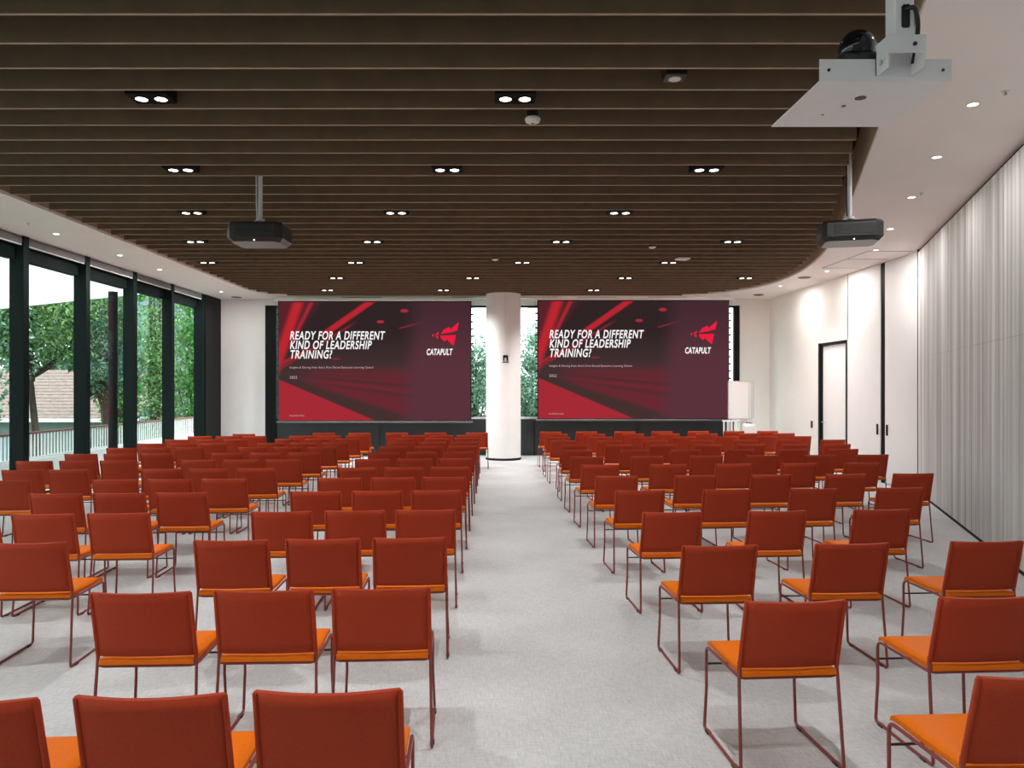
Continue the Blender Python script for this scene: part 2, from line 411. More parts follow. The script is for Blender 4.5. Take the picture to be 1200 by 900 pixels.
def tree(loc, h, crown, nleaf, lsize, m, label, blobs=14, trunk_r=.16, cb=.35):
    """h: total height, crown: (rx, ry), cb: crown base as fraction of the height"""
    t = empty('tree', loc, label=label, category='tree', group='trees outside the windows')
    tr = MB(); top = Vector((random.uniform(-.3,.3), random.uniform(-.3,.3), h*.8))
    tr.tube([(0,0,0), (random.uniform(-.15,.15), random.uniform(-.15,.15), h*.3), top], trunk_r, 7, rs=[trunk_r, trunk_r*.75, trunk_r*.25])
    cs = []
    for b in range(blobs):
        a = random.uniform(0, 2*math.pi); q = math.sqrt(random.random())
        zc = h*(cb+(1-cb)*random.random()*.92); wz = math.sin(math.pi*min(1, (zc/h-cb)/(1-cb)*.8+.18))
        c = Vector((crown[0]*q*math.cos(a)*wz, crown[1]*q*math.sin(a)*wz, zc)); cs.append((c, random.uniform(.22,.36)*max(crown)))
        s = Vector((0,0,h*random.uniform(max(.15, cb*.8), cb+.2))); mid = (s+c)/2+Vector((0,0,-.2))
        tr.tube([s, mid, c], .05, 5, rs=[trunk_r*.4, trunk_r*.25, .012])
    tr.build('trunk', M_trunk, t)
    idx = rng.integers(0, blobs, nleaf)
    cen = np.array([tuple(c) for c, r in cs])[idx]; rad = np.array([r for c, r in cs])[idx]
    d = rng.normal(size=(nleaf,3)); d /= np.linalg.norm(d, axis=1, keepdims=True)
    p = cen+d*(rad*rng.uniform(.35, 1.05, nleaf)**.6)[:,None]*np.array([1,1,.8])
    nf = int(nleaf*.5); q = rng.normal(size=(nf,3)); q /= np.linalg.norm(q, axis=1, keepdims=True); q *= (rng.random(nf)**.4)[:,None]
    p[:nf] = q*np.array([crown[0]*1.15, crown[1]*1.15, h*(1-cb)*.5])+np.array([0, 0, h*(1+cb)*.5])
    u = rng.normal(size=(nleaf,3)); u /= np.linalg.norm(u, axis=1, keepdims=True)
    w = np.cross(u, rng.normal(size=(nleaf,3))); w /= np.linalg.norm(w, axis=1, keepdims=True)
    L = (lsize*rng.uniform(.6,1.3,nleaf))[:,None]
    V = np.stack([p-u*L, p+w*L*.42, p+u*L, p-w*L*.42], 1).reshape(-1,3)
    me = bpy.data.meshes.new('foliage'); F = np.arange(nleaf*4).reshape(-1,4)
    me.vertices.add(len(V)); me.vertices.foreach_set('co', V.ravel())
    me.loops.add(nleaf*4); me.loops.foreach_set('vertex_index', F.ravel())
    me.polygons.add(nleaf); me.polygons.foreach_set('loop_start', np.arange(nleaf)*4); me.polygons.foreach_set('loop_total', np.full(nleaf,4))
    me.update(calc_edges=True); me.materials.append(m)
    o = bpy.data.objects.new('foliage', me); C.objects.link(o); o.parent = t; o['kind'] = 'stuff'
    return t
tree((-16.4,20.8,-3.2), 9.8, (3.0,3.0), 20000, .085, M_leaf2, 'dark tree seen through the leftmost window pane', cb=.30, blobs=26)
tree((-14.6,24.0,-3.2), 10.2, (2.5,2.2), 22000, .075, M_leaf, 'spreading tree above the tiled house roof, second window pane', cb=.60, trunk_r=.16, blobs=30)
tree((-12.95,25.2,-3.2), 9.6, (.85,1.4), 15000, .075, M_leaf2, 'tree behind the dark terrace post', cb=.46, trunk_r=.20, blobs=22)
tree((-13.9,28.4,-3.2), 9.6, (1.0,1.2), 12000, .075, M_leaf3, 'slim bright green tree right of the terrace post', cb=.3, blobs=18)
tree((-10.55,23.9,-3.2), 10, (.36,.6), 12000, .065, M_leaf, 'narrow dark green tree beside the blue-grey building', cb=.12, blobs=34)
tree((-10.75,27.4,-3.2), 9.8, (1.0,1.1), 26000, .07, M_leaf3, 'dense bright green tree in the last left window pane', cb=.1, blobs=36)
tree((-24.5,42.0,-3.2), 12.5, (4.5,3.4), 14000, .16, M_leaf2, 'tall tree far behind the tiled house roof', cb=.3, blobs=26)
tree((-.75,28.0,-3.2), 7.0, (1.2,1.4), 20000, .07, M_leaf2, 'tree between the left screen and the column', cb=.12, blobs=32)
tree((1.6,27.5,-3.2), 7.3, (1.2,1.4), 20000, .07, M_leaf2, 'tree between the column and the right screen', cb=.1, blobs=32)
tree((-7.3,30.5,-3.2), 7.2, (1.4,1.4), 9000, .09, M_leaf2, 'tree at the left end of the back windows', cb=.12, blobs=22)
# tiled house
hs = empty('house', (-20.2, 31.0, -3.2), label='house with brown tiled roof beyond the terrace', category='house')
MB().box(-4.5, 5.2, .4, 5.5, 0, 3.6).build('wall', M_house, hs)
for k in range(15):
    y0 = k*.19; z0 = 3.7+k*.135
    MB().add([(-5,y0,z0),(5.6,y0,z0),(5.6,y0+.22,z0+.14),(-5,y0+.22,z0+.14),(-5,y0,z0+.055),(5.6,y0,z0+.055),(5.6,y0+.22,z0+.185),(-5,y0+.22,z0+.185)],
             [(0,3,2,1),(4,5,6,7),(0,1,5,4),(1,2,6,5),(2,3,7,6),(3,0,4,7)]).build('tile_course', M_roof, hs)
MB().box(-5.05, 5.65, -.1, .02, 3.58, 3.72).build('gutter', M_rail, hs)
for x in (-3, 0, 3):
    wd = MB().box(x-.5, x+.5, .34, .4, 1.4, 2.9).build('window', M_paleglass, hs)
# blue-grey building
bl = empty('building', (-17.2, 38, -3.2), label='blue-grey clapboard building between the trees', category='building')
MB().box(-1.9, 1.3, 0, 6, 0, 11).build('wall', M_slate, bl)
for k in range(40):
    MB().box(-1.92, 1.32, -.05, 0, .25*k+.1, .25*k+.31).build('siding_board', M_slate, bl)
for z in (4.2, 7.4):
    wd = MB().box(-.5, .5, -.1, -.04, z, z+1.3).build('window', M_paleglass, bl)
    MB().box(-.6, .6, -.12, -.05, z-.12, z).build('window_sill', M_rail, wd)
# pale apartment buildings behind the back windows
for (bx, by, w_, h_, lab) in ((9.0, 62, 12, 22, 'pale apartment block seen right of the column'), (-5.2, 50, 5.0, 7.4, 'low pale building seen left of the column')):
    b = empty('apartment_building', (bx, by, -3.2), label=lab, category='building')
    MB().box(-w_/2, w_/2, 0, 8, 0, h_).build('wall', M_pale, b)
    z = 1.5
    while z < h_-2:
        xx = -w_/2+.7
        while xx < w_/2-1.5:
            MB().box(xx, xx+1.3, -.05, .02, z, z+1.5).build('window', M_paleglass, b); xx += 2.4
        MB().box(-w_/2-.1, w_/2+.1, -.5, 0, z-.55, z-.35).build('balcony_slab', M_rail, b)
        z += 3.1

# ------------------------------------------------------------------ projection screens
def emis(name, col, st=1.0):
    m = bpy.data.materials.new(name); m.use_nodes = True; nt = m.node_tree; nt.nodes.clear()
    o = nt.nodes.new('ShaderNodeOutputMaterial'); e = nt.nodes.new('ShaderNodeEmission')
    e.inputs[0].default_value = (*col, 1); e.inputs[1].default_value = st; nt.links.new(e.outputs[0], o.inputs[0]); return m
M_txt = emis('screen_white', (.92, .90, .90)); M_txt2 = emis('screen_grey_text', (.55, .42, .44)); M_logo = emis('screen_logo_red', (.80, .012, .045))
SW, SH = 4.86, 3.0
def sl(c): return tuple((x/255/12.92 if x/255 <= .04045 else ((x/255+.055)/1.055)**2.4) for x in c)
def slide():
    m = bpy.data.materials.new('slide_picture'); m.use_nodes = True; nt = m.node_tree; nt.nodes.clear()
    L = nt.links.new
    out = nt.nodes.new('ShaderNodeOutputMaterial'); em = nt.nodes.new('ShaderNodeEmission'); L(em.outputs[0], out.inputs[0])
    tc = nt.nodes.new('ShaderNodeTexCoord'); sp = nt.nodes.new('ShaderNodeSeparateXYZ'); L(tc.outputs['Object'], sp.inputs[0])
    def op(o, a, b=None, c=None):
        x = nt.nodes.new('ShaderNodeMath'); x.operation = o
        for i, q in enumerate((a, b, c)):
            if q is None: continue
            if isinstance(q, (int, float)): x.inputs[i].default_value = q
            else: L(q, x.inputs[i])
        return x.outputs[0]
    u = op('DIVIDE', sp.outputs[0], SW); v = op('SUBTRACT', 1.0, op('DIVIDE', sp.outputs[2], SH))   # v from the top
    def ss(x, a, b):
        r = nt.nodes.new('ShaderNodeMapRange'); r.interpolation_type = 'SMOOTHSTEP'; r.inputs[1].default_value = a; r.inputs[2].default_value = b
        L(x, r.inputs[0]); return r.outputs[0]
    def line(p, q):   # signed: positive to the right of p->q when v points down
        dx, dy = q[0]-p[0], q[1]-p[1]; k = math.hypot(dx, dy)
        return op('ADD', op('MULTIPLY', op('SUBTRACT', u, p[0]), -dy/k), op('MULTIPLY', op('SUBTRACT', v, p[1]), dx/k))
    def band(p, q, p2, q2, soft=.012):
        a = line(p, q); b = line(p2, q2)
        return op('MULTIPLY', ss(a, -soft, soft), ss(op('MULTIPLY', b, -1), -soft, soft))
    def mix(c, col, f, k=1.0):
        x = nt.nodes.new('ShaderNodeMix'); x.data_type = 'RGBA'
        L(op('MULTIPLY', f, k), x.inputs[0])
        if isinstance(c, tuple): x.inputs[6].default_value = (*c, 1)
        else: L(c, x.inputs[6])
        if isinstance(col, tuple): x.inputs[7].default_value = (*col, 1)
        else: L(col, x.inputs[7])
        return x.outputs[2]
    c = mix(sl((40,30,31)), sl((62,46,46)), ss(v, .2, .62))
    c = mix(c, sl((104,36,46)), op('MULTIPLY', ss(v, .50, .66), ss(u, .05, .25)))
    for (v1, wd, k) in ((.76, .022, .75), (.88, .03, .6), (.68, .012, .4)):
        c = mix(c, sl((66,42,43)), op('MULTIPLY', ss(op('ABSOLUTE', line((-.15,.585),(1.0,v1))), wd, .002), ss(u, .05, .3)), k)
    c = mix(c, sl((118,36,46)), op('MULTIPLY', ss(op('ABSOLUTE', line((-.15,.60),(1.0,.82))), .02, .004), ss(u, .05, .3)), .6)
    # dark fold above the red wedge
    c = mix(c, sl((60,46,43)), op('MULTIPLY', ss(line((0,.60),(.75,1.0)), -.02, .03), ss(v, .58, .66)), .9)
    # bright wedge
    c = mix(c, sl((168,38,50)), ss(line((.0,.655),(.50,1.0)), -.006, .006))
    # rays at the top left
    c = mix(c, sl((110,30,42)), ss(op('MULTIPLY', line((.02,.46),(.22,0)), -1), -.02, .05), .55)
    c = mix(c, sl((196,34,44)), ss(op('ABSOLUTE', line((.0,.47),(.105,-.02))), .042, .008), .95)
    c = mix(c, sl((170,36,46)), op('MULTIPLY', ss(op('ABSOLUTE', line((.06,.36),(.17,0))), .016, .004), ss(v, .42, .25)), .9)
    c = mix(c, sl((192,34,46)), op('MULTIPLY', ss(op('ABSOLUTE', line((.245,.26),(.475,0))), .028, .010), ss(v, .30, .22)), .95)
    c = mix(c, sl((150,32,44)), op('MULTIPLY', ss(op('ABSOLUTE', line((.28,.29),(.40,.17))), .014, .002), ss(u, .42, .34)), .7)
    c = mix(c, sl((170,36,46)), op('MULTIPLY', ss(op('ABSOLUTE', line((.0,.53),(.12,.43))), .02, .002), ss(u, .20, .08)), .8)
    def spot(cu, cv, ru, rv):
        a = op('DIVIDE', op('SUBTRACT', u, cu), ru); b = op('DIVIDE', op('SUBTRACT', v, cv), rv)
        return ss(op('ADD', op('MULTIPLY', a, a), op('MULTIPLY', b, b)), 1.3, .5)
    c = mix(c, sl((176,40,60)), spot(.53, .165, .020, .014)); c = mix(c, sl((170,40,56)), spot(.655, .072, .022, .016))
    c = mix(c, sl((150,36,48)), spot(.30, .48, .025, .01), .6)
    c = mix(c, sl((150,36,50)), op('MULTIPLY', ss(op('ABSOLUTE', line((.62,.225),(.76,.165))), .010, .002), op('MULTIPLY', ss(u, .62, .64), ss(u, .76, .74))), .8)
    # plum side panel
    pl = mix(sl((66,38,47)), sl((88,48,58)), ss(v, 0, .55))
    c = mix(c, pl, ss(op('ADD', u, op('MULTIPLY', v, .05)), .64, .78), .97)
    c = mix(c, sl((78,56,58)), op('ADD', op('MULTIPLY', u, 0.0), .13))
    L(c, em.inputs[0]); em.inputs[1].default_value = 1.0
    return m
M_slide = slide()
def text(body, size, mtl, parent, x, z, y=-.012, shear=0, off=0, sx=1.0, name='text', fit=None):
    cu = bpy.data.curves.new(name, 'FONT'); cu.body = body; cu.size = size; cu.shear = shear; cu.offset = off; cu.space_character = 1.12
    o = bpy.data.objects.new(name, cu); C.objects.link(o)
    bpy.context.view_layer.update()
    dg = bpy.context.evaluated_depsgraph_get(); me = bpy.data.meshes.new_from_object(o.evaluated_get(dg))
    bpy.data.objects.remove(o); bpy.data.curves.remove(cu)
    if fit:
        xs = [q.co.x for q in me.vertices]; sx = fit/(max(xs)-min(xs))
    for q in me.vertices: q.co = (q.co.x*sx, 0, q.co.y)
    me.materials.clear(); me.materials.append(mtl)
    t = bpy.data.objects.new(name, me); C.objects.link(t); t.parent = parent; t.location = (x, y, z)
    return t
def screen(loc, label, rz):
    r = empty('projection_screen', loc, rz, label=label, category='screen', group='projection screens')
    MB().box(-.03, SW+.03, 0, .012, -.02, SH+.03).build('border', M_plast, r)
    MB().add([(0,-.004,0),(SW,-.004,0),(SW,-.004,SH),(0,-.004,SH)], [(0,1,2,3)]).build('picture', M_slide, r)
    MB().tube([(-.06,.006,-.045),(SW+.06,.006,-.045)], .026, 10).build('bottom_bar', M_blind, r)
    MB().bbox(-.12, SW+.12, -.06, .10, SH+.03, SH+.10, .008).build('housing', M_white, r)
    for s, x in ((-1, -.03), (1, SW+.03)):
        c = MB().tube([(x+s*.055,.006,-.04),(x+s*.04,.006,SH*.5),(x+s*.055,.006,SH+.03)], .004, 5)
        for k in range(16): c.box(min(x, x+s*.05), max(x, x+s*.05), .003, .009, .08+k*.185, .12+k*.185)
        c.build('tab_cord', M_plast, r)
    for b, fitw, z in (('READY FOR A DIFFERENT', 2.42, 2.055), ('KIND OF LEADERSHIP', 2.08, 1.815), ('TRAINING?', 1.06, 1.575)):
        text(b, .295, M_txt, r, .27, z, shear=.22, off=.006, fit=fitw, name='title_text')
    text("Insights & Sharing from Asia's First Shared Executive Learning Centre", .075, M_txt2, r, .27, 1.32, fit=2.12, name='subtitle_text')
    text('2022', .095, M_txt2, r, .27, 1.06, fit=.19, name='year_text')
    text('© CATAPULT 2022', .05, M_txt2, r, .27, .10, fit=.37, name='footer_text')
    text('CATAPULT', .215, M_txt, r, 3.745, 1.665, shear=.18, off=.007, fit=.66, name='logo_text')
    # logo wings; coordinates read off the zoomed picture (8.57 px per photo pixel, 21.7 mm each)
    def P(pts): return [((480+x/8.571-327)*SW/224, SH-(360+y/8.571-355)*SH/138) for x, y in pts]
    lg = MB()
    for poly in ([(310,275),(345,228),(400,205),(408,228),(495,155),(478,240),(400,262)],
                 [(308,292),(464,286),(442,394),(386,346),(380,326),(350,350),(318,322)],
                 [(252,285),(292,252),(288,280),(268,290)], [(256,298),(288,296),(284,328)], [(222,290),(244,272),(240,306)]):
        pp = P(poly); lg.add([(x,-.012,z) for x, z in pp], [list(range(len(pp)))])
    lg.build('logo', M_logo, r)
    return r
screen((-5.486, 19.30, .945), 'lit projection screen left of the white column', 0)
screen((1.115, 19.45, .99), 'lit projection screen right of the white column', 0)

# ------------------------------------------------------------------ column
co = empty('column', (.21, 18.84, 0), label='round white column standing between the two screens', category='column')
MB().lathe([(.43, .05), (.43, CZ)], n=48, cap=False).build('shaft', M_white, co)
MB().lathe([(.44, 0), (.44, .05), (.43, .055)], n=48).build('base_ring', M_black, co)
MB().box(.03, .055, -.442, -.425, 2.72, CZ).build('cable_strip', M_steel, co)
sg = empty('column_sign', (.255, 18.40, 2.41), label='small black arch sign on the white column', category='sign')
MB().prism_xz([(-.1,.02),(-.1,.22),(-.045,.26),(0,.23),(.05,.26),(.1,.22),(.1,.02),(.045,.02),(.045,.12),(.02,.15),(-.02,.15),(-.045,.12),(-.045,.02)][::-1], -.02, .0).build('arch', M_black, sg)
MB().bbox(-.13, .13, -.02, .0, -.045, -.01, .004).build('base_bar', M_black, sg); sg.scale = (.62, 1, .62)

# ------------------------------------------------------------------ chairs
def make_chair():
    r = empty('chair', (0,0,0))
    # backrest: one curved sheet, leaning back
    nx, nz = 12, 6; V = []; F = []
    T = .022
    for side in (0, 1):
        for j in range(nz+1):
            t = j/nz; z = .475+.325*t; yb = -.228-.077*t
            for i in range(nx+1):
                s = i/nx*2-1; x = s*(.231-.003*t)
                y = yb-(.012+.030*t)*(1-s*s) + (T if side else 0)
                edge = .004 if (i in (0, nx)) else 0
                V.append((x, y+(edge if not side else -edge), z))
    W_ = (nx+1); H_ = (nz+1)*W_
    for j in range(nz):
        for i in range(nx):
            a = j*W_+i; F.append((a, a+1, a+1+W_, a+W_)); b = a+H_; F.append((b, b+W_, b+1+W_, b+1))
    B = MB(); B.add(V, F, True)
    rim = [i for i in range(nx+1)]+[j*W_+nx for j in range(1, nz+1)]+[nz*W_+i for i in range(nx-1,-1,-1)]+[j*W_ for j in range(nz-1,0,-1)]
    RF = []
    for k in range(len(rim)):
        a, b = rim[k], rim[(k+1)%len(rim)]; RF.append((a, a+H_, b+H_, b))
    o = len(B.f); B.f += [list(f) for f in RF]; B.sm += [False]*len(RF)
    for s in (-1, 1):
        B.tube([(s*.232,-.219,.462),(s*.2315,-.222,.478),(s*.2285,-.296,.79),(s*.226,-.298,.797)], .0105, 8, rs=[.009,.0105,.0105,.007])
    B.build('backrest', M_back, r)
    # seat pad, slightly dished, front edge rolled over
    V = []; F = []; nx, ny = 8, 8
    prof = [(-.235,.452,.434),(-.228,.460,.432),(-.15,.459,.436),(-.05,.455,.434),(.06,.455,.434),(.14,.459,.436),(.19,.459,.436),(.215,.450,.430),(.222,.436,.426)]
    for top in (0, 1):
        for y, zt, zb in prof:
            for i in range(nx+1):
                s = i/nx*2-1; V.append((s*.224, y, (zt+.003*abs(s)**3-.0035*(abs(s) == 1)) if top else zb))
    W_ = nx+1; H_ = W_*len(prof)
    for j in range(len(prof)-1):
        for i in range(nx):
            a = j*W_+i; F.append((a, a+W_, a+1+W_, a+1)); b = a+H_; F.append((b, b+1, b+1+W_, b+W_))
    S_ = MB(); S_.add(V, F, True); n_ = len(prof)-1
    rim = list(range(nx+1))+[j*W_+nx for j in range(1, n_+1)]+[n_*W_+i for i in range(nx-1,-1,-1)]+[j*W_ for j in range(n_-1,0,-1)]
    for k in range(len(rim)):
        a, b = rim[k], rim[(k+1)%len(rim)]; S_.f.append([a, b, b+H_, a+H_]); S_.sm.append(False)
    S_.build('seat', M_seat, r)
    for s in (-1, 1):
        x = s*.236
        x = s*.234
        loop = [Vector((x,-.222,.50))]+rounded([(x,-.222,.45),(s*.243,-.268,.0085),(s*.243,.215,.0085),(x,.21,.22)], .022, 4)[0:]+rounded([(x,.21,.22),(x,.212,.428),(x*.99,-.215,.428)], .04, 4)[1:]
        MB().tube(loop, .0080, 6).build('side_frame', M_tube, r)
        # small plastic glides under the runner
        for gy in (-.20, .16):
            MB().box(s*.243-.011, s*.243+.011, gy-.02, gy+.02, 0, .012).build('glide', M_plast, r)
    MB().tube(rounded([(-.234,-.224,.50),(-.234,-.222,.424),(.234,-.222,.424),(.234,-.224,.50)], .03, 3), .0075, 6).build('rear_crossbar', M_tube, r)
    MB().tube([(-.24,.213,.335),(.24,.213,.335)], .006, 6).build('front_crossbar', M_tubed, r)
    return r
proto = make_chair(); used = False
BACK_Y = -.305      # top of the backrest relative to the chair's origin
def place(xc, yt, rz, label, group):
    """xc: centre x, yt: depth of the top of the backrest"""
    global used
    o = proto if not used else copy_tree(proto)
    used = True
    o.location = (xc+math.sin(rz)*BACK_Y, yt-math.cos(rz)*BACK_Y, 0); o.rotation_euler = (0, 0, rz+random.uniform(-.012,.012))
    o['label'] = label; o['category'] = 'chair'; o['group'] = group
ROWS_L = [2.41, 3.65, 4.88, 6.0, 7.15, 8.22, 9.28, 10.4, 11.48, 12.6, 13.58, 14.62, 15.6]
TL = .068
def yl(y0, x): return y0+TL*(x+.55)
SEAT = ['aisle seat', 'middle seat', 'window-side seat']
# block beside the aisle
for i, y0 in enumerate(ROWS_L):
    for j, xe in enumerate((-.31, -.86, -1.43)):
        xc = xe-.24
        if i == 0: xc += .02
        place(xc, yl(y0, xc), .045, 'rust-backed chair in the left aisle block, %s row from the camera, %s' % (ORD[i+1], SEAT[j]), 'chairs in the left aisle block')
# middle left block
for i, y0 in enumerate(ROWS_L):
    if i < 2: continue
    for j, xe in enumerate((-2.64, -3.20, -3.76)):
        if i == 2 and j > 0: continue
        xc = xe-.24+.010*(y0-8)
        place(xc, yl(y0, xc), .045, 'rust-backed chair in the middle left block, %s row from the camera, %s' % (ORD[i-1], ('right seat','centre seat','left seat')[j]), 'chairs in the middle left block')
# block at the windows
for i, y0 in enumerate(ROWS_L):
    if i < 5: continue
    for j, xe in enumerate((-4.85, -5.37, -5.92)):
        if (i == 5 and j > 0) or (i == 6 and j > 1): continue
        xc = xe-.24+.030*(y0-8)
        place(xc, yl(y0, xc), .045, 'rust-backed chair in the window-side block, %s row from the camera, %s' % (ORD[i-4], ('right seat','centre seat','left seat')[j]), 'chairs in the window-side block')
# front row in front of the left screen
for j, (x, y) in enumerate(((-.63,16.45),(-1.52,16.42),(-2.35,16.38),(-3.16,16.36),(-3.93,16.34),(-5.53,16.0))):
    place(x+.24, y, .0, 'rust chair in the widely spaced row under the left screen, %s from the column' % ORD[j+1], 'front row chairs under the left screen')
# right block
ROWS_R = [(2.50, [1.60]), (3.43, [1.12,2.04]), (4.64, [1.14,1.98,2.86]), (5.89, [1.14,1.98,2.84]), (7.15, [1.13,1.97,2.82,3.69]),
  (8.32, [1.10,1.98,2.84,3.70,4.49]), (9.54, [1.08,1.96,2.80,3.66,4.50]), (10.7, [1.06,1.92,2.78,3.60,4.45,5.24]),
  (11.8, [1.04,1.94,2.75,3.60,4.45,5.28]), (12.85, [1.10,1.87,2.63,3.40,4.16,4.93,5.66]), (13.95, [1.02,1.87,2.73,3.58,4.43,5.25,6.08]),
  (15.0, [1.01,1.86,2.70,3.54,4.40,5.20,5.88]), (16.0, [1.05,1.86,2.68,3.45,4.27,5.20,5.94]), (16.85, [1.0,1.80,2.66,3.5,4.32,5.13,5.90])]
for i, (y0, xs) in enumerate(ROWS_R):
    for j, xl in enumerate(xs):
        xc = xl+.24; tilt = .075 if i < 8 else .05
        if i == 0: lab = 'rust chair cut off by the bottom right corner of the picture'
        else: lab = 'rust-backed chair in the right-hand block, %s row from the camera, %s seat from the aisle' % (ORD[i+1], ORD[j+1])
        place(xc, y0+tilt*(xc-1.36), tilt*.8, lab, 'chairs in the right-hand block')

# ------------------------------------------------------------------ ceiling fixtures
def spot(parent, loc, power, ang=118, blend=.7, r=.05, name='lamp'):
    d = bpy.data.lights.new(name, 'SPOT'); d.energy = power; d.spot_size = math.radians(ang); d.spot_blend = blend
    d.shadow_soft_size = r; d.color = (1, .975, .955)
    o = bpy.data.objects.new(name, d); C.objects.link(o); o.parent = parent; o.location = loc
def twin(x, y, label):
    t = empty('twin_downlight', (x, y, CZ+.01), label=label, category='ceiling light', group='twin downlights in the slatted ceiling')
    MB().bbox(-.165, .165, -.11, .11, 0, .11, .006).build('housing', M_void, t)
    for s in (-.078, .078):
        MB().lathe([(.058,-.004),(.058,.002),(.048,.002),(.048,-.004)], s, 0, 20, cap=False).build('ring', M_void, t)
        MB().lathe([(.0005,-.003),(.048,-.003)], s, 0, 20, cap=False).build('lamp_disc', M_lamp, t)
    spot(t, (0,0,-.03), SPOT_W*(1.0 if y < 9 else .60 if y < 15 else 1.5), 92 if y < 9 else 84 if y < 15 else 140, r=.035)
    MB().box(-.01, .01, -.01, .01, .11, .54).build('hanger', M_plast, t)
TW = [(6.06, [-2.78, .163]), (8.07, [-3.37, -.51, 2.27]), (10.07, [-4.05, -1.32, 1.67]), (12.1, [-4.79, -1.96, 1.06, 3.8]),
      (14.15, [-5.35, -2.6, .51, 3.24]), (16.15, [-3.37, -.47, 2.77, 5.33]), (18.25, [-4.0, -1.23, 2.36])]
def snap(y):   # mid-way between two slats
    k = math.floor((y-4.73-.014)/.4); return 4.73+.014+.4*k+.2
for i, (y, xs) in enumerate(TW):
    for j, x in enumerate(xs):
        twin(x, snap(y), 'black twin downlight in slatted ceiling, %s row from the camera, %s from the left' % (ORD[i+1], ORD[j+1]))
for k, (x, y) in enumerate(((-5.1, 4.05), (-2.2, 4.05), (.75, 4.05), (-4.5, 1.6), (-1.6, 1.6), (.9, 1.6))):  # grid continued out of view; last one added to brighten front right seats
    twin(x, snap(y), 'black twin downlight overhead near the camera, %s' % ('far left', 'left of centre', 'right of centre', 'rear left', 'rear centre', 'rear right, unseen, added for seat light')[k])
def pot(x, y, label, lit=True):
    t = empty('recessed_downlight', (x, y, CZ), label=label, category='ceiling light', group='recessed downlights in the white ceiling')
    MB().lathe([(.052,.002),(.052,-.006),(.042,-.006),(.042,.002)], 0, 0, 20, cap=False).build('ring', M_alu, t)
    MB().lathe([(.0005,-.003),(.042,-.003)], 0, 0, 20, cap=False).build('lamp_disc', M_lamp if lit else M_blind, t)
    if lit:
        d = bpy.data.lights.new('lamp', 'AREA'); d.shape = 'DISK'; d.size = .08; d.energy = EDGE_W*(.36 if y < 12 else 1.0); d.color = (1, .975, .955)
        o = bpy.data.objects.new('lamp', d); C.objects.link(o); o.parent = t; o.location = (0, 0, -.02)
for k, (x, y) in enumerate(((3.92,6.23),(4.45,7.65),(5.08,9.26),(5.78,11.1),(6.42,12.8),(6.6,15.1),(6.5,17.3))):
    pot(x, y, 'small round downlight in the white ceiling right side, %s from the camera' % ORD[k+1])
for k, (x, y) in enumerate(((-6.62,11.46),(-6.57,13.3),(-6.58,14.9),(-6.6,18.3))):
    pot(x, y, 'small round downlight in the white ceiling above windows, %s from the camera' % ORD[k+1])
for k, (x, y) in enumerate(((3.48,4.75),(2.9,3.3))):  # row carried on out of view, added to brighten the front right seats
    pot(x, y, 'unseen round downlight added for seat light right of the bracket, %s' % ('farther', 'nearer')[k])
for (x, y, lab) in ((6.56,18.9,'dark round air vent in the white ceiling beside the right screen'), (6.5,15.95,'flat round air vent in the white ceiling above the door'), (-6.6,19.4,'flat round air vent in the white ceiling above the left pier')):
    t = empty('air_vent', (x, y, CZ), label=lab, category='vent')
    MB().lathe([(.13,.002),(.13,-.01),(.09,-.018),(.085,-.005)], 0, 0, 24, cap=False).build('rim', M_blind, t)
    MB().lathe([(.0005,-.012),(.08,-.012)], 0, 0, 24, cap=False).build('core', M_black if 'dark' in lab else M_blind, t)
# sprinkler heads
for (x, y, lab) in ((4.0,5.95,'small sprinkler head beside the nearest right downlight'), (5.08,9.05,'small sprinkler head beside the third right downlight'), (-6.57,10.7,'small sprinkler head in the white ceiling left edge')):
    t = empty('sprinkler', (x, y, CZ), label=lab, category='sprinkler')
    MB().lathe([(.03,.002),(.03,-.004),(.012,-.006)], 0, 0, 14).build('rose', M_alu, t)
    MB().lathe([(.01,-.006),(.008,-.03),(.016,-.032),(.016,-.035)], 0, 0, 12).build('head', M_alu, t)
# smoke detector and single spot in the slats
t = empty('smoke_detector', (.325, snap(6.66), CZ+.0), label='round white smoke detector below the centre twin downlight', category='detector')
MB().lathe([(.055,.0),(.055,.55)], n=20).build('mounting_can', M_plast, t)
MB().lathe([(.062,0),(.068,-.012),(.066,-.022),(.064,-.024)], n=24).build('body', M_wplast, t)
MB().lathe([(.064,-.026),(.06,-.036),(.04,-.046),(.014,-.05)], n=24).build('cap', M_wplast, t)
MB().lathe([(.014,-.05),(.013,-.054)], n=12).build('sensor', M_plast, t)
t = empty('single_downlight', (1.36, snap(5.68), CZ+.01), label='single black downlight in the slats at upper right', category='ceiling light')
MB().bbox(-.08, .08, -.08, .08, 0, .14, .006).build('housing', M_plast, t)
MB().lathe([(.05,-.006),(.05,.002),(.044,.002),(.044,-.006)], 0, 0, 20, cap=False).build('ring', M_wplast, t)
MB().lathe([(.0005,-.004),(.044,-.004)], 0, 0, 20, cap=False).build('lens', M_wplast, t)
for (x, y, lab) in ((2.6, 12.57, 'small white sensor in the slats near the right twin downlight'), (.0, 13.9, 'small black sensor beside the centre far twin downlight')):
    t = empty('ceiling_sensor', (x, snap(y), CZ+.005), label=lab, category='sensor')
    MB().lathe([(.07,0),(.07,.1)], n=16).build('can', M_plast, t)
    MB().lathe([(.055,-.002),(.05,-.02),(.02,-.028)], n=16).build('lens', M_wplast, t)
t = empty('wireless_access_point', (3.36, 13.6, CZ-.03), .3, label='flat white box under the slats left of the right projector', category='access point')
MB().bbox(-.11, .11, -.09, .09, 0, .03, .008).build('body', M_wplast, t)
MB().box(-.02, .02, -.02, .02, .03, .5).build('bracket', M_wplast, t)

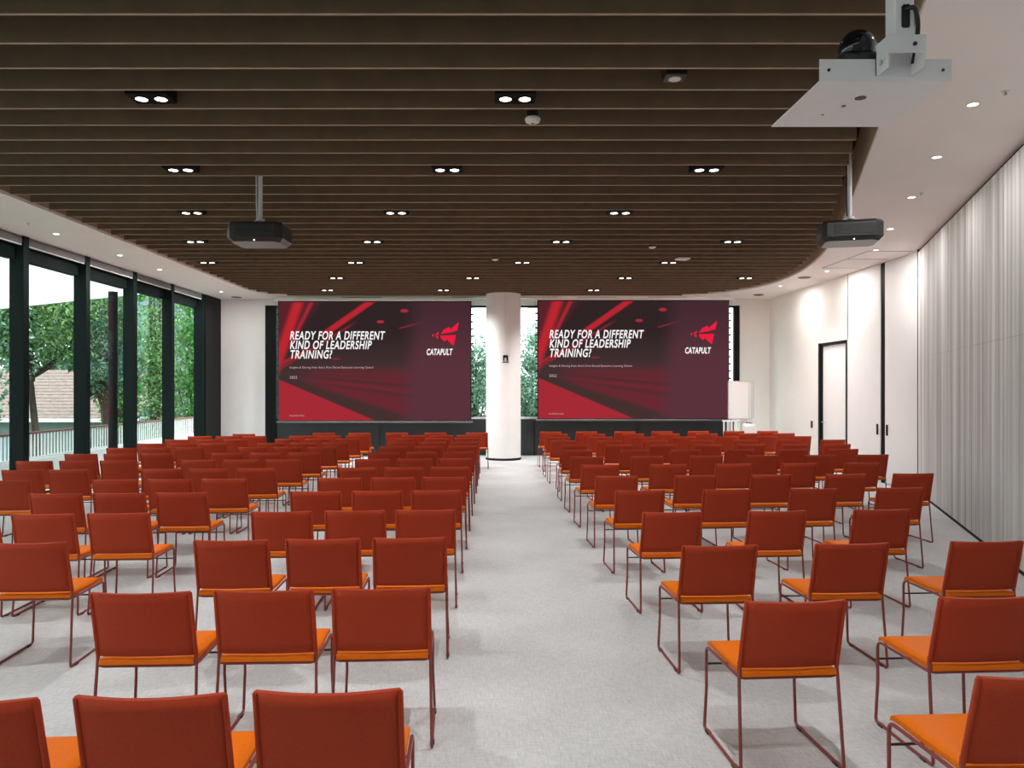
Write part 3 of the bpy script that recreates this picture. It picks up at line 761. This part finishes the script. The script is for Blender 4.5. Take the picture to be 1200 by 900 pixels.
# ------------------------------------------------------------------ projectors
def projector(x, y, rz, label, cable, zb):
    t = empty('projector', (x, y, zb), rz, label=label, category='projector', group='projectors hanging from the slats')
    # body: plan outline with cut corners, chamfered belly
    pl = [(q*.88, w) for q, w in [(-.30,-.24),(.24,-.24),(.34,-.16),(.35,.18),(.30,.24),(-.30,.24),(-.35,.18),(-.35,-.18)]]
    sm = [(q[0]*.86, q[1]*.86) for q in pl]
    nb = len(pl); vs = [(a,b,0) for a,b in sm]+[(a,b,.045) for a,b in pl]+[(a,b,.19) for a,b in pl]+[(a*.95,b*.95,.215) for a,b in pl]
    B = MB(); B.add(vs, [list(range(nb*3, nb*4))]+[(k*nb+i, k*nb+(i+1)%nb, (k+1)*nb+(i+1)%nb, (k+1)*nb+i) for k in range(3) for i in range(nb)])
    B.build('body', M_proj, t)
    MB().add([(a,b,0) for a,b in sm]+[(a,b,.004) for a,b in sm], [list(range(nb-1,-1,-1))]+[(i,(i+1)%nb,nb+(i+1)%nb,nb+i) for i in range(nb)]).build('underside', M_projb, t)
    le = MB(); le.tube([(.0,.20,.11),(.0,.27,.11)], .07, 16, rs=[.075,.065]); le.build('lens', M_plast, t)
    MB().tube([(-.006,-.222,.012),(.006,-.222,.012)], .004, 6).build('indicator', M_lamp, t)
    for k in range(5): MB().box(-.2, .2, -.245, -.238, .07+k*.022, .08+k*.022).build('vent_slot', M_plast, t)
    mt = MB()
    for sx in (-.13, .13):
        for sy in (-.1, .1): mt.tube([(0,0,.28),(sx,sy,.21)], .009, 6)
    mt.lathe([(.05,.265),(.05,.29)], n=14)
    mt.build('mount_spider', M_steel, t)
    MB().lathe([(.024,.28),(.024,1.25)], n=14).build('pole', M_steel, t)
    MB().tube([(-.05,-.02,1.0),(-.035,-.03,.7),(-.035,-.03,.45),(-.03,-.02,.27)], .008, 6).build('cable', M_wplast if cable else M_plast, t)
projector(-2.635, 8.53, 0, 'black ceiling projector on a white pole, left of the centre', 1, 3.37)
projector(3.82, 8.18, math.radians(-14), 'black ceiling projector on a white pole at the right edge of the slats', 0, 3.315)

# ------------------------------------------------------------------ bracket shelf with camera, upper right
br = empty('mounting_bracket', (1.518, 2.88, 2.93), label='white steel ceiling bracket with hanging shelf plate, upper right', category='bracket')
MB().box(-.28, .225, .02, .52, 0, .004).build('shelf_plate', M_steel, br)
fl = MB().box(-.28, .225, .016, .02, 0, .085).build('front_flange', M_steel, br)
for x in (-.245, .19): MB().tube([(x,.017,.043),(x,.013,.043)], .006, 10).build('screw_hole', M_plast, fl)
MB().lathe([(.022,-.002),(.022,.001)], -.045, .18, 18).build('cable_hole', M_plast, br)
MB().lathe([(.009,-.003),(.006,-.006)], -.075, .26, 10).build('bolt', M_blind, br)
MB().lathe([(.005,-.003),(.004,-.005)], -.12, .36, 8).build('bolt', M_plast, br)
hg = MB()
hg.box(-.066, -.060, -.075, .016, .02, .135); hg.box(.066, .072, -.075, .016, .02, .135); hg.box(-.066, .072, -.079, -.073, .07, .135); hg.box(-.066, .072, .010, .016, .02, .11)
hg.build('hinge_bracket', M_steel, br)
for x in (-.067, ): MB().tube([(x,-.03,.05),(x-.008,-.03,.05)], .010, 10).build('bolt', M_alu, br)
MB().tube([(.03,-.08,.10),(.03,-.084,.10)], .008, 10).build('bolt', M_plast, br)
pole = MB().bbox(-.038, .038, -.066, .004, .10, 1.6, .006).build('pole', M_steel, br)
MB().bbox(-.012, .018, -.068, -.064, .165, .25, .006).build('cable_slot', M_plast, pole)
MB().tube(rounded([(.004,-.06,.235),(.02,-.10,.23),(.06,-.05,.19),(.07,-.02,.13),(.068,.0,.06)], .06, 4), .009, 8).build('cable', M_plast, br)
pc = empty('ball_camera', (1.425, 2.99, 2.934), label='black ball-shaped camera on the white bracket shelf', category='camera')
MB().bbox(-.095, .085, -.07, .07, 0, .125, .012).build('base', M_plast, pc)
prof = [(.068*math.cos(math.radians(a)), .165+.068*math.sin(math.radians(a))) for a in range(-60, 91, 10)]
M_gloss = mat('gloss_black', (.006, .007, .010), .12, noise=(20, .1))
MB().lathe([(max(r, .0005), z) for r, z in prof], n=28).build('ball_head', M_gloss, pc)
MB().tube([(0,.062,.168),(0,.075,.168)], .026, 16).build('lens', M_gloss, pc)

# ------------------------------------------------------------------ corner: mobile whiteboards, bin, wall switch
for k, (x, y) in enumerate(((6.05, 18.85), (6.20, 19.1), (6.33, 19.35))):
    wb = empty('mobile_whiteboard', (x, y, 0), math.radians(8), label='white mobile whiteboard beside the right screen, %s of three nested' % ('front', 'middle', 'rear')[k], category='whiteboard', group='nested whiteboards')
    MB().box(-.26, .26, 0, .015, 1.02, 1.92).build('board', M_board, wb)
    f = MB(); f.box(-.28,-.26,-.005,.022,1.0,1.94); f.box(.26,.28,-.005,.022,1.0,1.94); f.box(-.26,.26,-.005,.022,1.92,1.94); f.box(-.26,.26,-.005,.022,1.0,1.02)
    f.build('frame', M_alu, wb)
    MB().box(-.2, .2, -.06, 0, .985, 1.0).build('pen_tray', M_alu, wb)
    for s in (-.24, .24):
        MB().tube([(s,.01,1.0),(s,.01,.08)], .014, 8).build('leg', M_steel, wb)
        ft = MB().tube([(s,-.2,.07),(s,.16,.07)], .014, 8).build('foot', M_steel, wb)
        for yy in (-.18, .14): MB().lathe([(.001,.0),(.026,.004),(.03,.03),(.026,.056),(.001,.058)], s, yy, 12).build('castor', M_plast, ft)
bn = empty('bin', (6.16, 18.42, 0), label='white round-topped bin beside the nested whiteboards', category='bin')
MB().lathe([(.13,0),(.15,.02),(.17,.72),(.17,.80)], n=20).build('body', M_wplast, bn)
MB().lathe([(.172,.80),(.175,.84),(.14,.90),(.02,.92)], n=20).build('lid', M_wplast, bn)
MB().lathe([(.09,.905),(.08,.925)], n=16).build('opening', M_black, bn)
rk = empty('slatted_stand', (5.74, 18.42, 0), label='low white slatted stand below the whiteboards', category='stand')
for k in range(5): MB().box(-.2+k*.09, -.165+k*.09, 0, .02, .04, .95).build('slat', M_steel, rk)
MB().box(-.22, .22, -.01, .03, .95, .99).build('top_rail', M_steel, rk); MB().box(-.22, .22, -.1, .1, 0, .04).build('base', M_steel, rk)
sw = empty('wall_switch', (XF, 17.25, .94), label='small black switch plate on the cream wall left of the door', category='switch')
MB().bbox(-.012, 0, -.05, .05, -.08, .08, .004).build('plate', M_plast, sw); MB().box(-.016, -.012, -.02, .02, -.03, .03).build('rocker', M_plast, sw)
